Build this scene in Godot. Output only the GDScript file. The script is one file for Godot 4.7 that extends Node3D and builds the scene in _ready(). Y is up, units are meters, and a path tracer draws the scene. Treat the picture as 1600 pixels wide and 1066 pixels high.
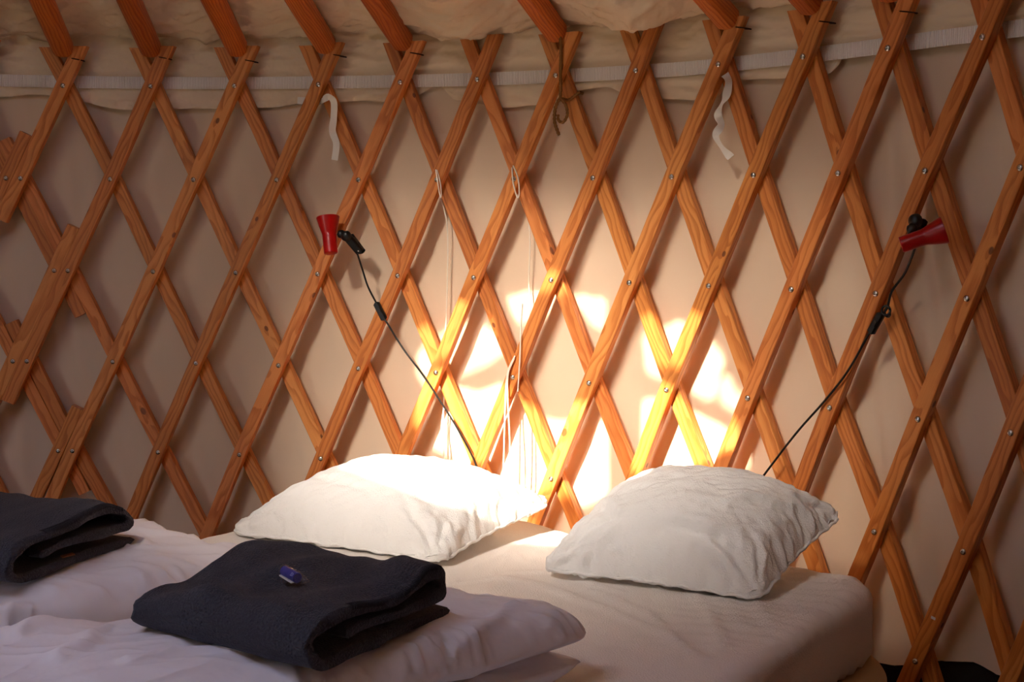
extends Node3D
# A double bed against the lattice wall of a yurt; sun comes through the crown opening.
# Yurt axis = y axis, floor at y = 0, lattice front face on a cylinder of radius R.
# Angles on the wall are degrees from -z towards +x.
# Bed axes: E1 across the bed (left to right), E2 along it (head to foot).

const R := 2.7634
const T := 0.026            # slat thickness
const W := 0.036            # slat width
const ROW := 0.2637
const H1 := 1.434           # height of the top row of bolts
const BED := 0.33           # top of the mattress
const CROWN_Y := 2.53
const E1 := Vector3(0.8211, 0, 0.5708)
const E2 := Vector3(-0.5708, 0, 0.8211)

# angle of each bolt: rows from the top, one column for each front slat
const TH := [
	[-0.95, 4.28, 9.40, 14.59, 19.67, 24.41, 29.19, 33.92, 38.63, 43.24, 47.61, 52.15, 56.38, 60.63, 64.80, 68.89],
	[-3.56, 1.74, 6.81, 11.96, 17.07, 21.95, 26.71, 31.49, 36.12, 40.74, 45.28, 49.67, 54.13, 58.42, 62.63, 66.76],
	[-6.26, -0.91, 4.24, 9.35, 14.48, 19.52, 24.28, 29.06, 33.76, 38.38, 42.98, 47.43, 51.92, 56.26, 60.51, 64.68],
	[-8.89, -3.47, 1.67, 6.80, 11.98, 17.04, 21.94, 26.75, 31.44, 36.07, 40.74, 45.23, 49.79, 54.24, 58.45, 62.67],
	[-11.47, -6.10, -0.89, 4.36, 9.46, 14.62, 19.55, 24.44, 29.20, 33.99, 38.64, 43.21, 47.79, 52.26, 56.45, 60.71],
	[-13.99, -8.58, -3.25, 2.00, 7.17, 12.27, 17.28, 22.21, 27.06, 31.83, 36.53, 41.14, 45.68, 50.13, 54.51, 58.80]]

var M := {}
var taken := {}
var org := Vector3.ZERO
var n1 := FastNoiseLite.new()
var n2 := FastNoiseLite.new()
var n3 := FastNoiseLite.new()
var rng := RandomNumberGenerator.new()

# ---------------------------------------------------------------- helpers
func cy(deg: float, h: float, r: float) -> Vector3:
	var t := deg_to_rad(deg)
	return Vector3(r * sin(t), h, -r * cos(t))

func bed(a: float, b: float, y: float) -> Vector3:
	return E1 * a + E2 * b + Vector3(0, y, 0)

func to_ab(p: Vector3) -> Vector2:
	return Vector2(p.dot(E1), p.dot(E2))

func numbered(called: String) -> String:
	var k: int = taken.get(called, 0)
	taken[called] = k + 1
	return called if k == 0 else "%s_%03d" % [called, k]

func tag(o: Node, label: String, category: String, group := "") -> void:
	o.set_meta("label", label)
	o.set_meta("category", category)
	if group != "":
		o.set_meta("group", group)

func thing(called: String, at: Vector3, label: String, category: String, group := "") -> Node3D:
	var o := Node3D.new()
	o.name = numbered(called)
	add_child(o)
	o.position = at
	org = at
	tag(o, label, category, group)
	return o

func part(called: String, mesh: Mesh, mat: Material, parent: Node, label := "") -> MeshInstance3D:
	var o := MeshInstance3D.new()
	o.name = called
	o.mesh = mesh
	o.material_override = mat
	parent.add_child(o, true)
	if label != "":
		o.set_meta("label", label)
	return o

func solo(called: String, mesh: Mesh, mat: Material, at: Vector3, label: String, category: String, group := "") -> MeshInstance3D:
	var o := part(numbered(called), mesh, mat, self)
	o.position = at
	tag(o, label, category, group)
	return o

func struct(called: String, mesh: Mesh, mat: Material, label := "") -> MeshInstance3D:
	var o := part(called, mesh, mat, self)
	o.set_meta("kind", "structure")
	if label != "":
		o.set_meta("label", label)
	return o

func grid_normals(p: PackedVector3Array, nu: int, nv: int, wrap: bool, flip: bool) -> PackedVector3Array:
	var out := PackedVector3Array()
	out.resize(p.size())
	for j in nv:
		var j0 := maxi(j - 1, 0)
		var j1 := mini(j + 1, nv - 1)
		for i in nu:
			var i0 := i - 1
			var i1 := i + 1
			if wrap:
				if i0 < 0: i0 = nu - 2
				if i1 > nu - 1: i1 = 1
			else:
				i0 = maxi(i0, 0)
				i1 = mini(i1, nu - 1)
			var n := (p[j * nu + i1] - p[j * nu + i0]).cross(p[j1 * nu + i] - p[j0 * nu + i])
			if n.length_squared() < 1e-16:
				n = (p[j * nu + i] - p[(nv / 2) * nu + i])
				if n.length_squared() < 1e-16: n = Vector3.UP
				out[j * nu + i] = Vector3.UP
				continue
			n = n.normalized()
			out[j * nu + i] = -n if flip else n
	return out

# a grid of points as one mesh; normals are du x dv, or the reverse with flip
func grid(p: PackedVector3Array, nu: int, nv: int, wrap := false, flip := false, uv := PackedVector2Array(), pole_a := Vector3.ZERO, pole_b := Vector3.ZERO) -> ArrayMesh:
	var nn := grid_normals(p, nu, nv, wrap, flip)
	if pole_a != Vector3.ZERO:
		for i in nu: nn[i] = pole_a
	if pole_b != Vector3.ZERO:
		for i in nu: nn[(nv - 1) * nu + i] = pole_b
	var v := PackedVector3Array()
	v.resize(p.size())
	for k in p.size(): v[k] = p[k] - org
	if uv.is_empty():
		uv.resize(p.size())
		for j in nv:
			for i in nu:
				uv[j * nu + i] = Vector2(float(i) / (nu - 1), float(j) / (nv - 1))
	var ix := PackedInt32Array()
	for j in nv - 1:
		for i in nu - 1:
			var a := j * nu + i
			if flip:
				ix.append_array([a, a + 1, a + nu, a + 1, a + nu + 1, a + nu])
			else:
				ix.append_array([a, a + nu, a + 1, a + 1, a + nu, a + nu + 1])
	var arr := []
	arr.resize(Mesh.ARRAY_MAX)
	arr[Mesh.ARRAY_VERTEX] = v
	arr[Mesh.ARRAY_NORMAL] = nn
	arr[Mesh.ARRAY_TEX_UV] = uv
	arr[Mesh.ARRAY_INDEX] = ix
	var m := ArrayMesh.new()
	m.add_surface_from_arrays(Mesh.PRIMITIVE_TRIANGLES, arr)
	return m

func smooth_path(p: PackedVector3Array, per: int) -> PackedVector3Array:
	var out := PackedVector3Array()
	for k in p.size() - 1:
		var a := p[maxi(k - 1, 0)]
		var d := p[mini(k + 2, p.size() - 1)]
		for s in per:
			out.append(p[k].cubic_interpolate(p[k + 1], a, d, float(s) / per))
	out.append(p[p.size() - 1])
	return out

# frames along a path: [tangent, side, up] for each point
func frames(p: PackedVector3Array) -> Array:
	var out := []
	var up := Vector3.UP
	for k in p.size():
		var t := (p[mini(k + 1, p.size() - 1)] - p[maxi(k - 1, 0)]).normalized()
		if k == 0 and absf(t.y) > 0.9: up = Vector3(0.3, 0, 1)
		var s := t.cross(up).normalized()
		up = s.cross(t).normalized()
		out.append([t, s, up])
	return out

func tube(p: PackedVector3Array, r: float, n := 8, r_end := -1.0) -> ArrayMesh:
	var fr := frames(p)
	var out := PackedVector3Array()
	var rows := p.size() + 2
	for k in rows:
		var q := clampi(k - 1, 0, p.size() - 1)
		var rad := r if r_end < 0 else lerpf(r, r_end, float(q) / (p.size() - 1))
		if k == 0 or k == rows - 1: rad = 0.0001
		for i in n + 1:
			var a := TAU * i / n
			out.append(p[q] + fr[q][1] * cos(a) * rad + fr[q][2] * sin(a) * rad)
	return grid(out, n + 1, rows, true, true)

# a prism swept along a path: flat strips for the edges of the profile (x = side, y = up), with end caps
func sweep(p: PackedVector3Array, side: PackedVector3Array, up: PackedVector3Array, prof: PackedVector2Array, u0 := 0.0, v0 := 0.0, us := 0.8, vs := 6.0) -> ArrayMesh:
	var v := PackedVector3Array()
	var nn := PackedVector3Array()
	var uv := PackedVector2Array()
	var ix := PackedInt32Array()
	var np := prof.size()
	var per := 0.0
	for e in np:
		var a := prof[e]
		var b := prof[(e + 1) % np]
		var base := v.size()
		var l := 0.0
		var nb := Vector2(b.y - a.y, a.x - b.x).normalized()
		for k in p.size():
			if k > 0: l += p[k].distance_to(p[k - 1])
			var n := (side[k].normalized() * nb.x + up[k].normalized() * nb.y).normalized()
			for q in [a, b]:
				v.append(p[k] + side[k] * q.x + up[k] * q.y - org)
				nn.append(n)
			uv.append(Vector2(u0 + l * us, v0 + per * vs))
			uv.append(Vector2(u0 + l * us, v0 + (per + a.distance_to(b)) * vs))
			if k > 0:
				var c := base + (k - 1) * 2
				ix.append_array([c, c + 1, c + 2, c + 1, c + 3, c + 2])
		per += a.distance_to(b)
	for end in 2:
		var k := 0 if end == 0 else p.size() - 1
		var base := v.size()
		var t := (p[1] - p[0]).normalized() * -1.0 if end == 0 else (p[k] - p[k - 1]).normalized()
		for q in prof:
			v.append(p[k] + side[k] * q.x + up[k] * q.y - org)
			nn.append(t)
			uv.append(Vector2(u0 + q.y * 1.5, v0 + q.x * vs))
		for e in range(1, np - 1):
			if end == 0: ix.append_array([base, base + e + 1, base + e])
			else: ix.append_array([base, base + e, base + e + 1])
	# make the winding agree with the normals
	for f in range(0, ix.size(), 3):
		var g := (v[ix[f + 1]] - v[ix[f]]).cross(v[ix[f + 2]] - v[ix[f]])
		if g.dot(nn[ix[f]]) > 0:
			var s := ix[f + 1]
			ix[f + 1] = ix[f + 2]
			ix[f + 2] = s
	var arr := []
	arr.resize(Mesh.ARRAY_MAX)
	arr[Mesh.ARRAY_VERTEX] = v
	arr[Mesh.ARRAY_NORMAL] = nn
	arr[Mesh.ARRAY_TEX_UV] = uv
	arr[Mesh.ARRAY_INDEX] = ix
	var m := ArrayMesh.new()
	m.add_surface_from_arrays(Mesh.PRIMITIVE_TRIANGLES, arr)
	return m

func chamfered(w: float, t: float, c: float) -> PackedVector2Array:
	var x := w / 2
	var y := t / 2
	return PackedVector2Array([Vector2(-x + c, -y), Vector2(x - c, -y), Vector2(x, -y + c), Vector2(x, y - c), Vector2(x - c, y), Vector2(-x + c, y), Vector2(-x, y - c), Vector2(-x, -y + c)])

# a straight bevelled bar between two points; up gives the direction of its thickness
func bar(a: Vector3, b: Vector3, up: Vector3, w: float, t: float, c: float) -> ArrayMesh:
	var d := (b - a).normalized()
	var s := d.cross(up).normalized()
	var u := s.cross(d).normalized()
	var cc := minf(c, a.distance_to(b) * 0.2)
	var k := 1.0 - 2.0 * c / maxf(minf(w, t), 0.001)
	return sweep(PackedVector3Array([a, a + d * cc, b - d * cc, b]), PackedVector3Array([s * k, s, s, s * k]), PackedVector3Array([u * k, u, u, u * k]), chamfered(w, t, c))

# a turned body about the axis from a towards b: prof holds (distance along the axis, radius)
func lathe(a: Vector3, b: Vector3, prof: PackedVector2Array, n := 28) -> ArrayMesh:
	var d := (b - a).normalized()
	var s := d.cross(Vector3(0.21, 0.3, 0.93)).normalized()
	var u := s.cross(d)
	var out := PackedVector3Array()
	for q in prof:
		for i in n + 1:
			var g := TAU * i / n
			out.append(a + d * q.x + (s * cos(g) + u * sin(g)) * maxf(q.y, 0.00005))
	return grid(out, n + 1, prof.size(), true, true)

func flat_strip(p: PackedVector3Array, wide: PackedVector3Array, half: float, thick: float) -> ArrayMesh:
	var side := PackedVector3Array()
	var up := PackedVector3Array()
	for k in p.size():
		var t := (p[mini(k + 1, p.size() - 1)] - p[maxi(k - 1, 0)]).normalized()
		var s := (wide[k] - t * wide[k].dot(t)).normalized()
		side.append(s)
		up.append(s.cross(t).normalized())
	return sweep(p, side, up, chamfered(half * 2, thick, thick * 0.2))

# ---------------------------------------------------------------- materials
func wood_image(seed_: int, light: Color, mid: Color, dark: Color, knots: int, freq: float) -> Image:
	var w := 1024
	var h := 192
	var im := Image.create(w, h, true, Image.FORMAT_RGB8)
	var a := FastNoiseLite.new()
	a.seed = seed_
	a.frequency = 1.0
	a.fractal_octaves = 3
	var r := RandomNumberGenerator.new()
	r.seed = seed_
	var ks := []
	for k in knots:
		ks.append([r.randf() * w, r.randf() * h, r.randf_range(4.0, 8.0)])
	for y in h:
		for x in w:
			var fx := float(x) / w
			var fy := float(y) / h
			var cu := cos(fx * TAU)
			var su := sin(fx * TAU)
			var t := fy * freq + a.get_noise_3d(cu * 0.64, su * 0.64, fy * 2.2) * 1.6
			var kn := 0.0
			for q in ks:
				var dx: float = x - q[0]
				var dy: float = y - q[1]
				if absf(dx) > 90 or absf(dy) > 40 or q[0] < 90 or q[0] > w - 90: continue
				var d2: float = dx * dx * 0.75 + dy * dy
				t += 1.3 * exp(-(dx * dx * 0.0009 + dy * dy * 0.006)) * signf(dy + 0.01)
				var d: float = sqrt(d2) / q[2]
				if d < 1.3: kn = maxf(kn, clampf((1.25 - d) * 4.0, 0.0, 1.0))
			var s := t - floorf(t)
			var late := smoothstep(0.35, 0.9, s) * (1.0 - smoothstep(0.93, 1.0, s))
			var fine := a.get_noise_3d(cu * 2.9, su * 2.9, fy * 170.0)
			var broad := a.get_noise_3d(cu * 0.35 + 31.0, su * 0.35, fy * 3.0)
			var c := light.lerp(mid, clampf(late * 0.8 + fine * 0.35 + 0.15, 0.0, 1.0)).lerp(dark, clampf(late * 0.25 + fine * 0.2 + broad * 0.3, 0.0, 0.6))
			c = c.lerp(dark.darkened(0.35), kn * (0.75 + 0.25 * fine))
			im.set_pixel(x, y, c)
	im.generate_mipmaps()
	return im

func make_wood(im: Image, off: float, tint: Color) -> StandardMaterial3D:
	var m := StandardMaterial3D.new()
	m.albedo_texture = wood_tex(im)
	m.albedo_color = tint
	m.uv1_offset = Vector3(off, off * 1.7, 0)
	m.roughness = 0.48
	m.normal_enabled = true
	m.normal_texture = wood_bump(im)
	m.normal_scale = 0.5
	return m

var texs := {}
func wood_tex(im: Image) -> Texture2D:
	if not texs.has(im): texs[im] = ImageTexture.create_from_image(im)
	return texs[im]

var bumps := {}
func wood_bump(im: Image) -> Texture2D:
	if not bumps.has(im):
		var b: Image = im.duplicate()
		b.clear_mipmaps()
		b.bump_map_to_normal_map(1.6)
		bumps[im] = ImageTexture.create_from_image(b)
	return bumps[im]

func noise_normal(freq: float, strength: float, seed_: int) -> NoiseTexture2D:
	var f := FastNoiseLite.new()
	f.seed = seed_
	f.frequency = freq
	f.fractal_octaves = 3
	var t := NoiseTexture2D.new()
	t.width = 512
	t.height = 512
	t.seamless = true
	t.as_normal_map = true
	t.bump_strength = strength
	t.noise = f
	return t

func cloth(c: Color, nt: Texture2D, ns: float, scale_: float, rough := 0.95) -> StandardMaterial3D:
	var m := StandardMaterial3D.new()
	m.albedo_color = c
	m.roughness = rough
	m.metallic_specular = 0.25
	m.cull_mode = BaseMaterial3D.CULL_DISABLED
	if ns <= 0.0: return m
	m.normal_enabled = true
	m.normal_texture = nt
	m.normal_scale = ns
	m.uv1_triplanar = true
	m.uv1_world_triplanar = true
	m.uv1_scale = Vector3.ONE * scale_
	return m

func plain(c: Color, rough: float, metal := 0.0) -> StandardMaterial3D:
	var m := StandardMaterial3D.new()
	m.albedo_color = c
	m.roughness = rough
	m.metallic = metal
	return m

func make_materials() -> void:
	var fine := noise_normal(0.11, 5.0, 4)
	var crumple := noise_normal(0.02, 9.0, 9)
	var wa := wood_image(11, Color(0.90, 0.60, 0.31), Color(0.82, 0.49, 0.21), Color(0.64, 0.33, 0.12), 4, 7.0)
	var wb := wood_image(47, Color(0.88, 0.57, 0.28), Color(0.80, 0.47, 0.19), Color(0.62, 0.31, 0.11), 2, 12.0)
	var tints := [Color(1, 1, 1), Color(0.97, 0.94, 0.92), Color(1, 0.97, 0.92), Color(0.94, 0.9, 0.86), Color(1, 0.95, 0.95), Color(0.98, 0.98, 0.94)]
	M.slats = []
	for k in 6: M.slats.append(make_wood(wa if k % 2 == 0 else wb, k * 0.173, tints[k]))
	var wp := wood_image(83, Color(0.86, 0.50, 0.21), Color(0.78, 0.38, 0.14), Color(0.58, 0.24, 0.08), 2, 22.0)
	M.poles = []
	for k in 3: M.poles.append(make_wood(wp, k * 0.31, [Color(1, 1, 1), Color(0.9, 0.84, 0.8), Color(1, 0.95, 0.85)][k]))
	M.added_wardrobe = make_wood(wp, 0.5, Color(0.8, 0.72, 0.62))
	M.lining = cloth(Color(0.90, 0.805, 0.695), fine, 0.0, 3.0)
	M.roof = cloth(Color(0.945, 0.86, 0.735), crumple, 0.7, 1.6)
	M.sun_mask_cloth = plain(Color(0.92, 0.90, 0.90), 1.0)
	M.sun_mask_cloth.cull_mode = BaseMaterial3D.CULL_DISABLED
	M.sun_mask_cloth.backlight_enabled = true
	M.sun_mask_cloth.backlight = Color(0.66, 0.67, 0.70)  # lets the added crown mask glow as soft fill from above
	M.strap = cloth(Color(0.95, 0.93, 0.90), fine, 0.0, 1.0)
	M.ribbon = cloth(Color(0.97, 0.95, 0.91), fine, 0.0, 1.0)
	M.cord = cloth(Color(0.93, 0.89, 0.82), fine, 0.0, 1.0)
	M.twine = cloth(Color(0.55, 0.38, 0.21), fine, 0.5, 12.0)
	M.pillow = cloth(Color(0.95, 0.945, 0.935), fine, 0.55, 4.0)
	M.sheet = cloth(Color(0.95, 0.925, 0.90), fine, 0.45, 4.0)
	M.duvet = cloth(Color(0.94, 0.925, 0.945), crumple, 0.18, 2.0, 0.85)
	M.wool = cloth(Color(0.25, 0.25, 0.285), fine, 1.6, 4.0, 1.0)
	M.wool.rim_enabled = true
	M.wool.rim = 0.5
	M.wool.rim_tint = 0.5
	M.stitch = cloth(Color(0.2, 0.2, 0.22), fine, 0.5, 9.0, 1.0)
	M.chrome = plain(Color(0.80, 0.79, 0.77), 0.22, 1.0)
	M.slot = plain(Color(0.10, 0.09, 0.08), 0.6)
	M.red = plain(Color(0.66, 0.03, 0.04), 0.3)
	M.black = plain(Color(0.025, 0.024, 0.024), 0.42)
	M.cable = plain(Color(0.02, 0.02, 0.02), 0.35)
	M.inner = plain(Color(0.8, 0.78, 0.74), 0.4)
	M.bulb = plain(Color(0.45, 0.40, 0.36), 0.3)
	M.blue = plain(Color(0.03, 0.08, 0.56), 0.4)
	M.white = plain(Color(0.85, 0.85, 0.83), 0.6)
	M.leather = plain(Color(0.55, 0.31, 0.17), 0.6)
	M.film = plain(Color(0.95, 0.95, 0.95, 0.04), 0.1)
	M.film.metallic_specular = 0.3
	M.film.transparency = BaseMaterial3D.TRANSPARENCY_ALPHA
	M.floor_wood = plain(Color(0.45, 0.31, 0.20), 0.6)
	M.shade_strip = plain(Color(0.10, 0.07, 0.05), 0.8)  # near-black, stands in for the shade below the lining
	M.cover = plain(Color(0.80, 0.77, 0.70), 0.95)
	M.base = cloth(Color(0.80, 0.68, 0.52), fine, 0.4, 4.0)
	M.ground = plain(Color(0.48, 0.50, 0.36), 1.0)

# ---------------------------------------------------------------- setting
func wall_arc(from: float, to: float, cols: int, rows: int, h0: Callable, h1: float, rad: Callable, flip: bool) -> ArrayMesh:
	org = Vector3.ZERO
	var p := PackedVector3Array()
	for j in rows:
		for i in cols:
			var th := lerpf(from, to, float(i) / (cols - 1))
			var h := lerpf(h0.call(th), h1, float(j) / (rows - 1))
			p.append(cy(th, h, rad.call(th, h)))
	return grid(p, cols, rows, false, flip)

func lining_radius(th: float, h: float) -> float:
	var x := deg_to_rad(th) * R
	var r := R + 0.079
	# soft vertical folds, stronger towards the right
	var k := 0.0045 + 0.016 * smoothstep(40.0, 52.0, th) + 0.003 * (1.0 - smoothstep(-4.0, 8.0, th))
	r += k * n1.get_noise_2d(x * 1100.0 / 100.0 + h * 1.5, h * 1.3)
	r += k * 0.9 * absf(n2.get_noise_2d(x * 9.0 + h * 0.9, h * 0.9 + 5.0))
	r += 0.004 * n3.get_noise_2d(x * 2.0, h * 2.5)
	# sewn seams
	for s in [17.75, -12.0, 62.0]:
		r -= 0.0022 * exp(-pow((th - s) / 0.09, 2.0))
	return r

const HEM := [[-14.0, 1.40], [-8.0, 1.405], [-3.1, 1.413], [2.9, 1.374], [11.5, 1.378], [13.2, 1.39], [17.1, 1.391], [19.5, 1.392], [21.4, 1.429], [22.6, 1.385], [26.2, 1.362], [28.5, 1.367], [29.6, 1.40], [31.5, 1.404], [33.5, 1.365], [37.9, 1.362], [38.8, 1.40], [40.7, 1.401], [44.0, 1.397], [45.0, 1.45], [52.0, 1.46], [75.0, 1.46]]
func hem_bottom(th: float) -> float:
	for k in HEM.size() - 1:
		if th < HEM[k + 1][0]:
			return lerpf(HEM[k][1], HEM[k + 1][1], smoothstep(HEM[k][0], HEM[k + 1][0], th))
	return 1.46

# roof cloth: from the crown down over the slat tops, then hanging behind the lattice
func roof_point(th: float, s: float) -> Vector3:
	var x := deg_to_rad(th) * R
	var c1 := n1.get_noise_2d(x * 3.0, s * 9.0)
	if s < 1.0:
		var e := pow(s, 0.8)
		var r := lerpf(0.70, R + 0.058, e)
		var y := lerpf(CROWN_Y + 0.088, 1.582, e)
		# cloth lies on the poles and hangs slack between them, lowest where a pole is missing
		var sag := 0.012 + 0.010 * c1
		var low := smoothstep(0.62, 0.93, s) * (1.0 - 0.72 * smoothstep(0.945, 1.0, s))
		sag += 0.075 * exp(-pow((th - 24.0) / 2.7, 2.0)) * low
		sag += 0.085 * exp(-pow((th - 34.3) / 3.2, 2.0)) * low
		sag += 0.02 * exp(-pow((th - 11.8) / 2.0, 2.0)) * low
		sag += 0.020 * n2.get_noise_2d(x * 2.2 + 4.0, s * 6.0) * smoothstep(0.3, 0.9, s)
		# folds that run along the eave
		var fold := 0.016 * (pow(ridge(n2.get_noise_2d(x * 2.2 + s * 5.0, s * 26.0 + x * 1.3)), 4.0) - 0.3) * smoothstep(0.90, 0.985, s)
		fold += 0.013 * (pow(ridge(n1.get_noise_2d(x * 3.0 - s * 9.0, s * 13.0 + x * 2.0)), 4.0) - 0.3) * smoothstep(0.5, 0.9, s)
		fold += 0.008 * (pow(ridge(n2.get_noise_2d(x * 7.0 + s * 11.0, s * 34.0 - x * 3.0)), 4.0) - 0.3) * smoothstep(0.5, 0.9, s)
		var d := sag + fold
		return cy(th, y - d * 0.9, r - d * 0.45)
	var q := s - 1.0
	var yb := hem_bottom(th)
	var y2 := lerpf(1.582, yb, q) - 0.006 * n2.get_noise_2d(x * 6.0, 3.0) * q
	var amp := 0.0035 if absf(y2 - 1.446) > 0.03 else 0.0006
	var rr := R + 0.0635
	rr -= amp * 1.6 * pow(ridge(n2.get_noise_2d(x * 2.0 + y2 * 3.0, y2 * 16.0 + x * 2.5)), 4.0)
	rr -= amp * 1.2 * pow(ridge(n1.get_noise_2d(x * 4.0 - y2 * 6.0, y2 * 22.0)), 5.0)
	return cy(th, y2, maxf(rr, R + 0.0556))

func build_setting() -> void:
	org = Vector3.ZERO
	# the lining in view
	struct("wall_back", wall_arc(-40.0, 84.0, 420, 70, func(th): return 0.055 + 0.06 * smoothstep(47.0, 52.0, th) - 0.03 * smoothstep(53.5, 58.0, th), 1.60, lining_radius, true), M.lining, "beige canvas wall lining behind the wooden lattice")
	# the lining out of view leaves the doorway open
	var still := func(_th, _h): return R + 0.079
	struct("wall_right", wall_arc(84.0, DOOR_FROM, 60, 6, func(_t): return 0.0, 1.60, still, true), M.lining)
	struct("wall_left", wall_arc(DOOR_TO, 320.0, 60, 6, func(_t): return 0.0, 1.60, still, true), M.lining)
	# outer felt, one layer further out
	var felt := func(_th, _h): return R + 0.13
	struct("wall_outer", wall_arc(DOOR_TO - 360.0, DOOR_FROM, 160, 4, func(_t): return -0.02, 1.66, felt, true), M.cover)
	# roof cloth: fine in view, coarse elsewhere
	var p := PackedVector3Array()
	var cols := 460
	var ss := []
	for k in 40: ss.append(k / 40.0 * 0.6)
	for k in 90: ss.append(0.6 + k / 90.0 * 0.4)
	for k in 31: ss.append(1.0 + k / 30.0)
	for s in ss:
		for i in cols:
			p.append(roof_point(lerpf(-14.0, 66.0, float(i) / (cols - 1)), s))
	struct("ceiling", grid(p, cols, ss.size(), false, true), M.roof, "slack cream roof cloth over the poles, hem hanging behind the strap")
	p = PackedVector3Array()
	for s in [0.0, 0.15, 0.3, 0.45, 0.6, 0.7, 0.8, 0.9, 1.0, 1.4, 1.8]:
		for i in 140:
			p.append(roof_point(lerpf(66.0, 346.0, i / 139.0), s))
	struct("ceiling_far", grid(p, 140, 11, false, true), M.roof)
	p = PackedVector3Array()
	for j in 5:
		for i in 120:
			var e := j / 4.0
			p.append(cy(i * 360.0 / 119.0, lerpf(CROWN_Y + 0.13, 1.62, e), lerpf(0.70, R + 0.16, e)))
	struct("ceiling_outer", grid(p, 120, 5, true, true), M.cover)
	# floor and the ground outside
	p = PackedVector3Array()
	for q in [[0.001, 0.0], [1.0, 0.0], [2.0, 0.0], [R + 0.12, 0.0], [R + 0.14, -0.01], [R + 0.14, -0.06]]:
		for i in 97: p.append(cy(i * 3.75, q[1], q[0]))
	struct("floor", grid(p, 97, 6, true, true, PackedVector2Array(), Vector3.UP), M.floor_wood, "dark wooden floor")
	p = PackedVector3Array()
	for q in [0.001, 3.0, 8.0, 20.0, 60.0]:
		for i in 49: p.append(cy(i * 7.5, -0.06, q))
	struct("floor_ground", grid(p, 49, 5, true, true, PackedVector2Array(), Vector3.UP), M.ground)
	var shade_strip := func(_th, _h): return R + 0.105
	struct("shade_strip_back", wall_arc(-40.0, 84.0, 80, 3, func(_t): return 0.0, 0.2, shade_strip, true), M.shade_strip)  # dark strip added in place of the shade under the lining hem
	build_crown()
	build_door()

const DOOR_FROM := 236.0
const DOOR_TO := 252.0
func build_door() -> void:
	var f := thing("door_frame", cy(244.0, 0, R), "wooden door frame in the wall left of the bed", "door frame")
	for th in [DOOR_FROM, DOOR_TO]:
		part("jamb", bar(cy(th, 0.0, R + 0.08), cy(th, 1.60, R + 0.08), cy(th, 0, 1.0), 0.06, 0.14, 0.004), M.slats[0], f)
	# added canopy, unseen, put here to keep direct sun out of the doorway
	var aw := PackedVector3Array()
	for j in 2:
		for i in 9: aw.append(cy(lerpf(DOOR_FROM - 22.0, DOOR_TO + 14.0, i / 8.0), 1.72 - j * 0.08, R + 0.1 + j * 1.3))
	part("sun_block_awning", grid(aw, 9, 2, false, true), M.cover, f)
	part("lintel", bar(cy(DOOR_FROM, 1.58, R + 0.08), cy(DOOR_TO, 1.58, R + 0.08), Vector3.UP, 0.14, 0.08, 0.004), M.slats[1], f)

# openings shaped to throw the sun patches, in the crown plane (x, z)
const OPEN := [
	[-0.167, -0.524, -0.112, -0.540, -0.023, -0.570, 0.038, -0.568, 0.113, -0.494, 0.081, -0.424, 0.014, -0.414, -0.064, -0.405, -0.139, -0.393, -0.211, -0.403, -0.207, -0.462],
	[0.180, -0.601, 0.272, -0.590, 0.346, -0.565, 0.443, -0.505, 0.441, -0.453, 0.390, -0.370, 0.367, -0.419, 0.366, -0.480, 0.325, -0.483, 0.166, -0.511],
	[0.482, -0.304, 0.565, -0.297, 0.606, -0.297, 0.640, -0.227, 0.648, -0.113, 0.605, -0.068, 0.564, -0.009, 0.529, -0.046, 0.506, -0.102, 0.438, -0.188],
	[0.609, -0.061, 0.639, -0.066, 0.623, -0.009, 0.640, 0.025, 0.610, 0.078, 0.571, 0.007],
	[-0.290, -0.212, -0.217, -0.322, -0.127, -0.373, -0.062, -0.328, 0.023, -0.331, 0.022, -0.278, 0.065, -0.191, 0.129, -0.146, 0.257, -0.090, 0.145, 0.128, -0.036, 0.130, -0.244, -0.151],
	[0.389, -0.113, 0.454, -0.059, 0.498, 0.013, 0.542, 0.085, 0.576, 0.152, 0.547, 0.229, 0.244, 0.170],
	[-0.46, 0.086, -0.155, 0.079, 0.006, 0.448, 0.053, 0.639, -0.045, 0.702, -0.139, 0.647, -0.25, 0.55, -0.42, 0.37],
	[-0.077, 0.449, 0.078, 0.380, 0.181, 0.343, 0.166, 0.441, 0.066, 0.621, -0.077, 0.653, -0.106, 0.570],
	[0.172, 0.726, 0.269, 0.507, 0.310, 0.472, 0.290, 0.571, 0.219, 0.695],
	[0.362, 0.714, 0.391, 0.535, 0.459, 0.532, 0.415, 0.651]]

func opening_distance(q: Vector2, polys: Array) -> float:
	var best := 9.0
	for g in polys:
		var pg: PackedVector2Array = g
		var d := 9.0
		for k in pg.size():
			d = minf(d, q.distance_to(Geometry2D.get_closest_point_to_segment(q, pg[k], pg[(k + 1) % pg.size()])))
		if Geometry2D.is_point_in_polygon(q, pg): d = -d
		best = minf(best, d)
	return best

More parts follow.
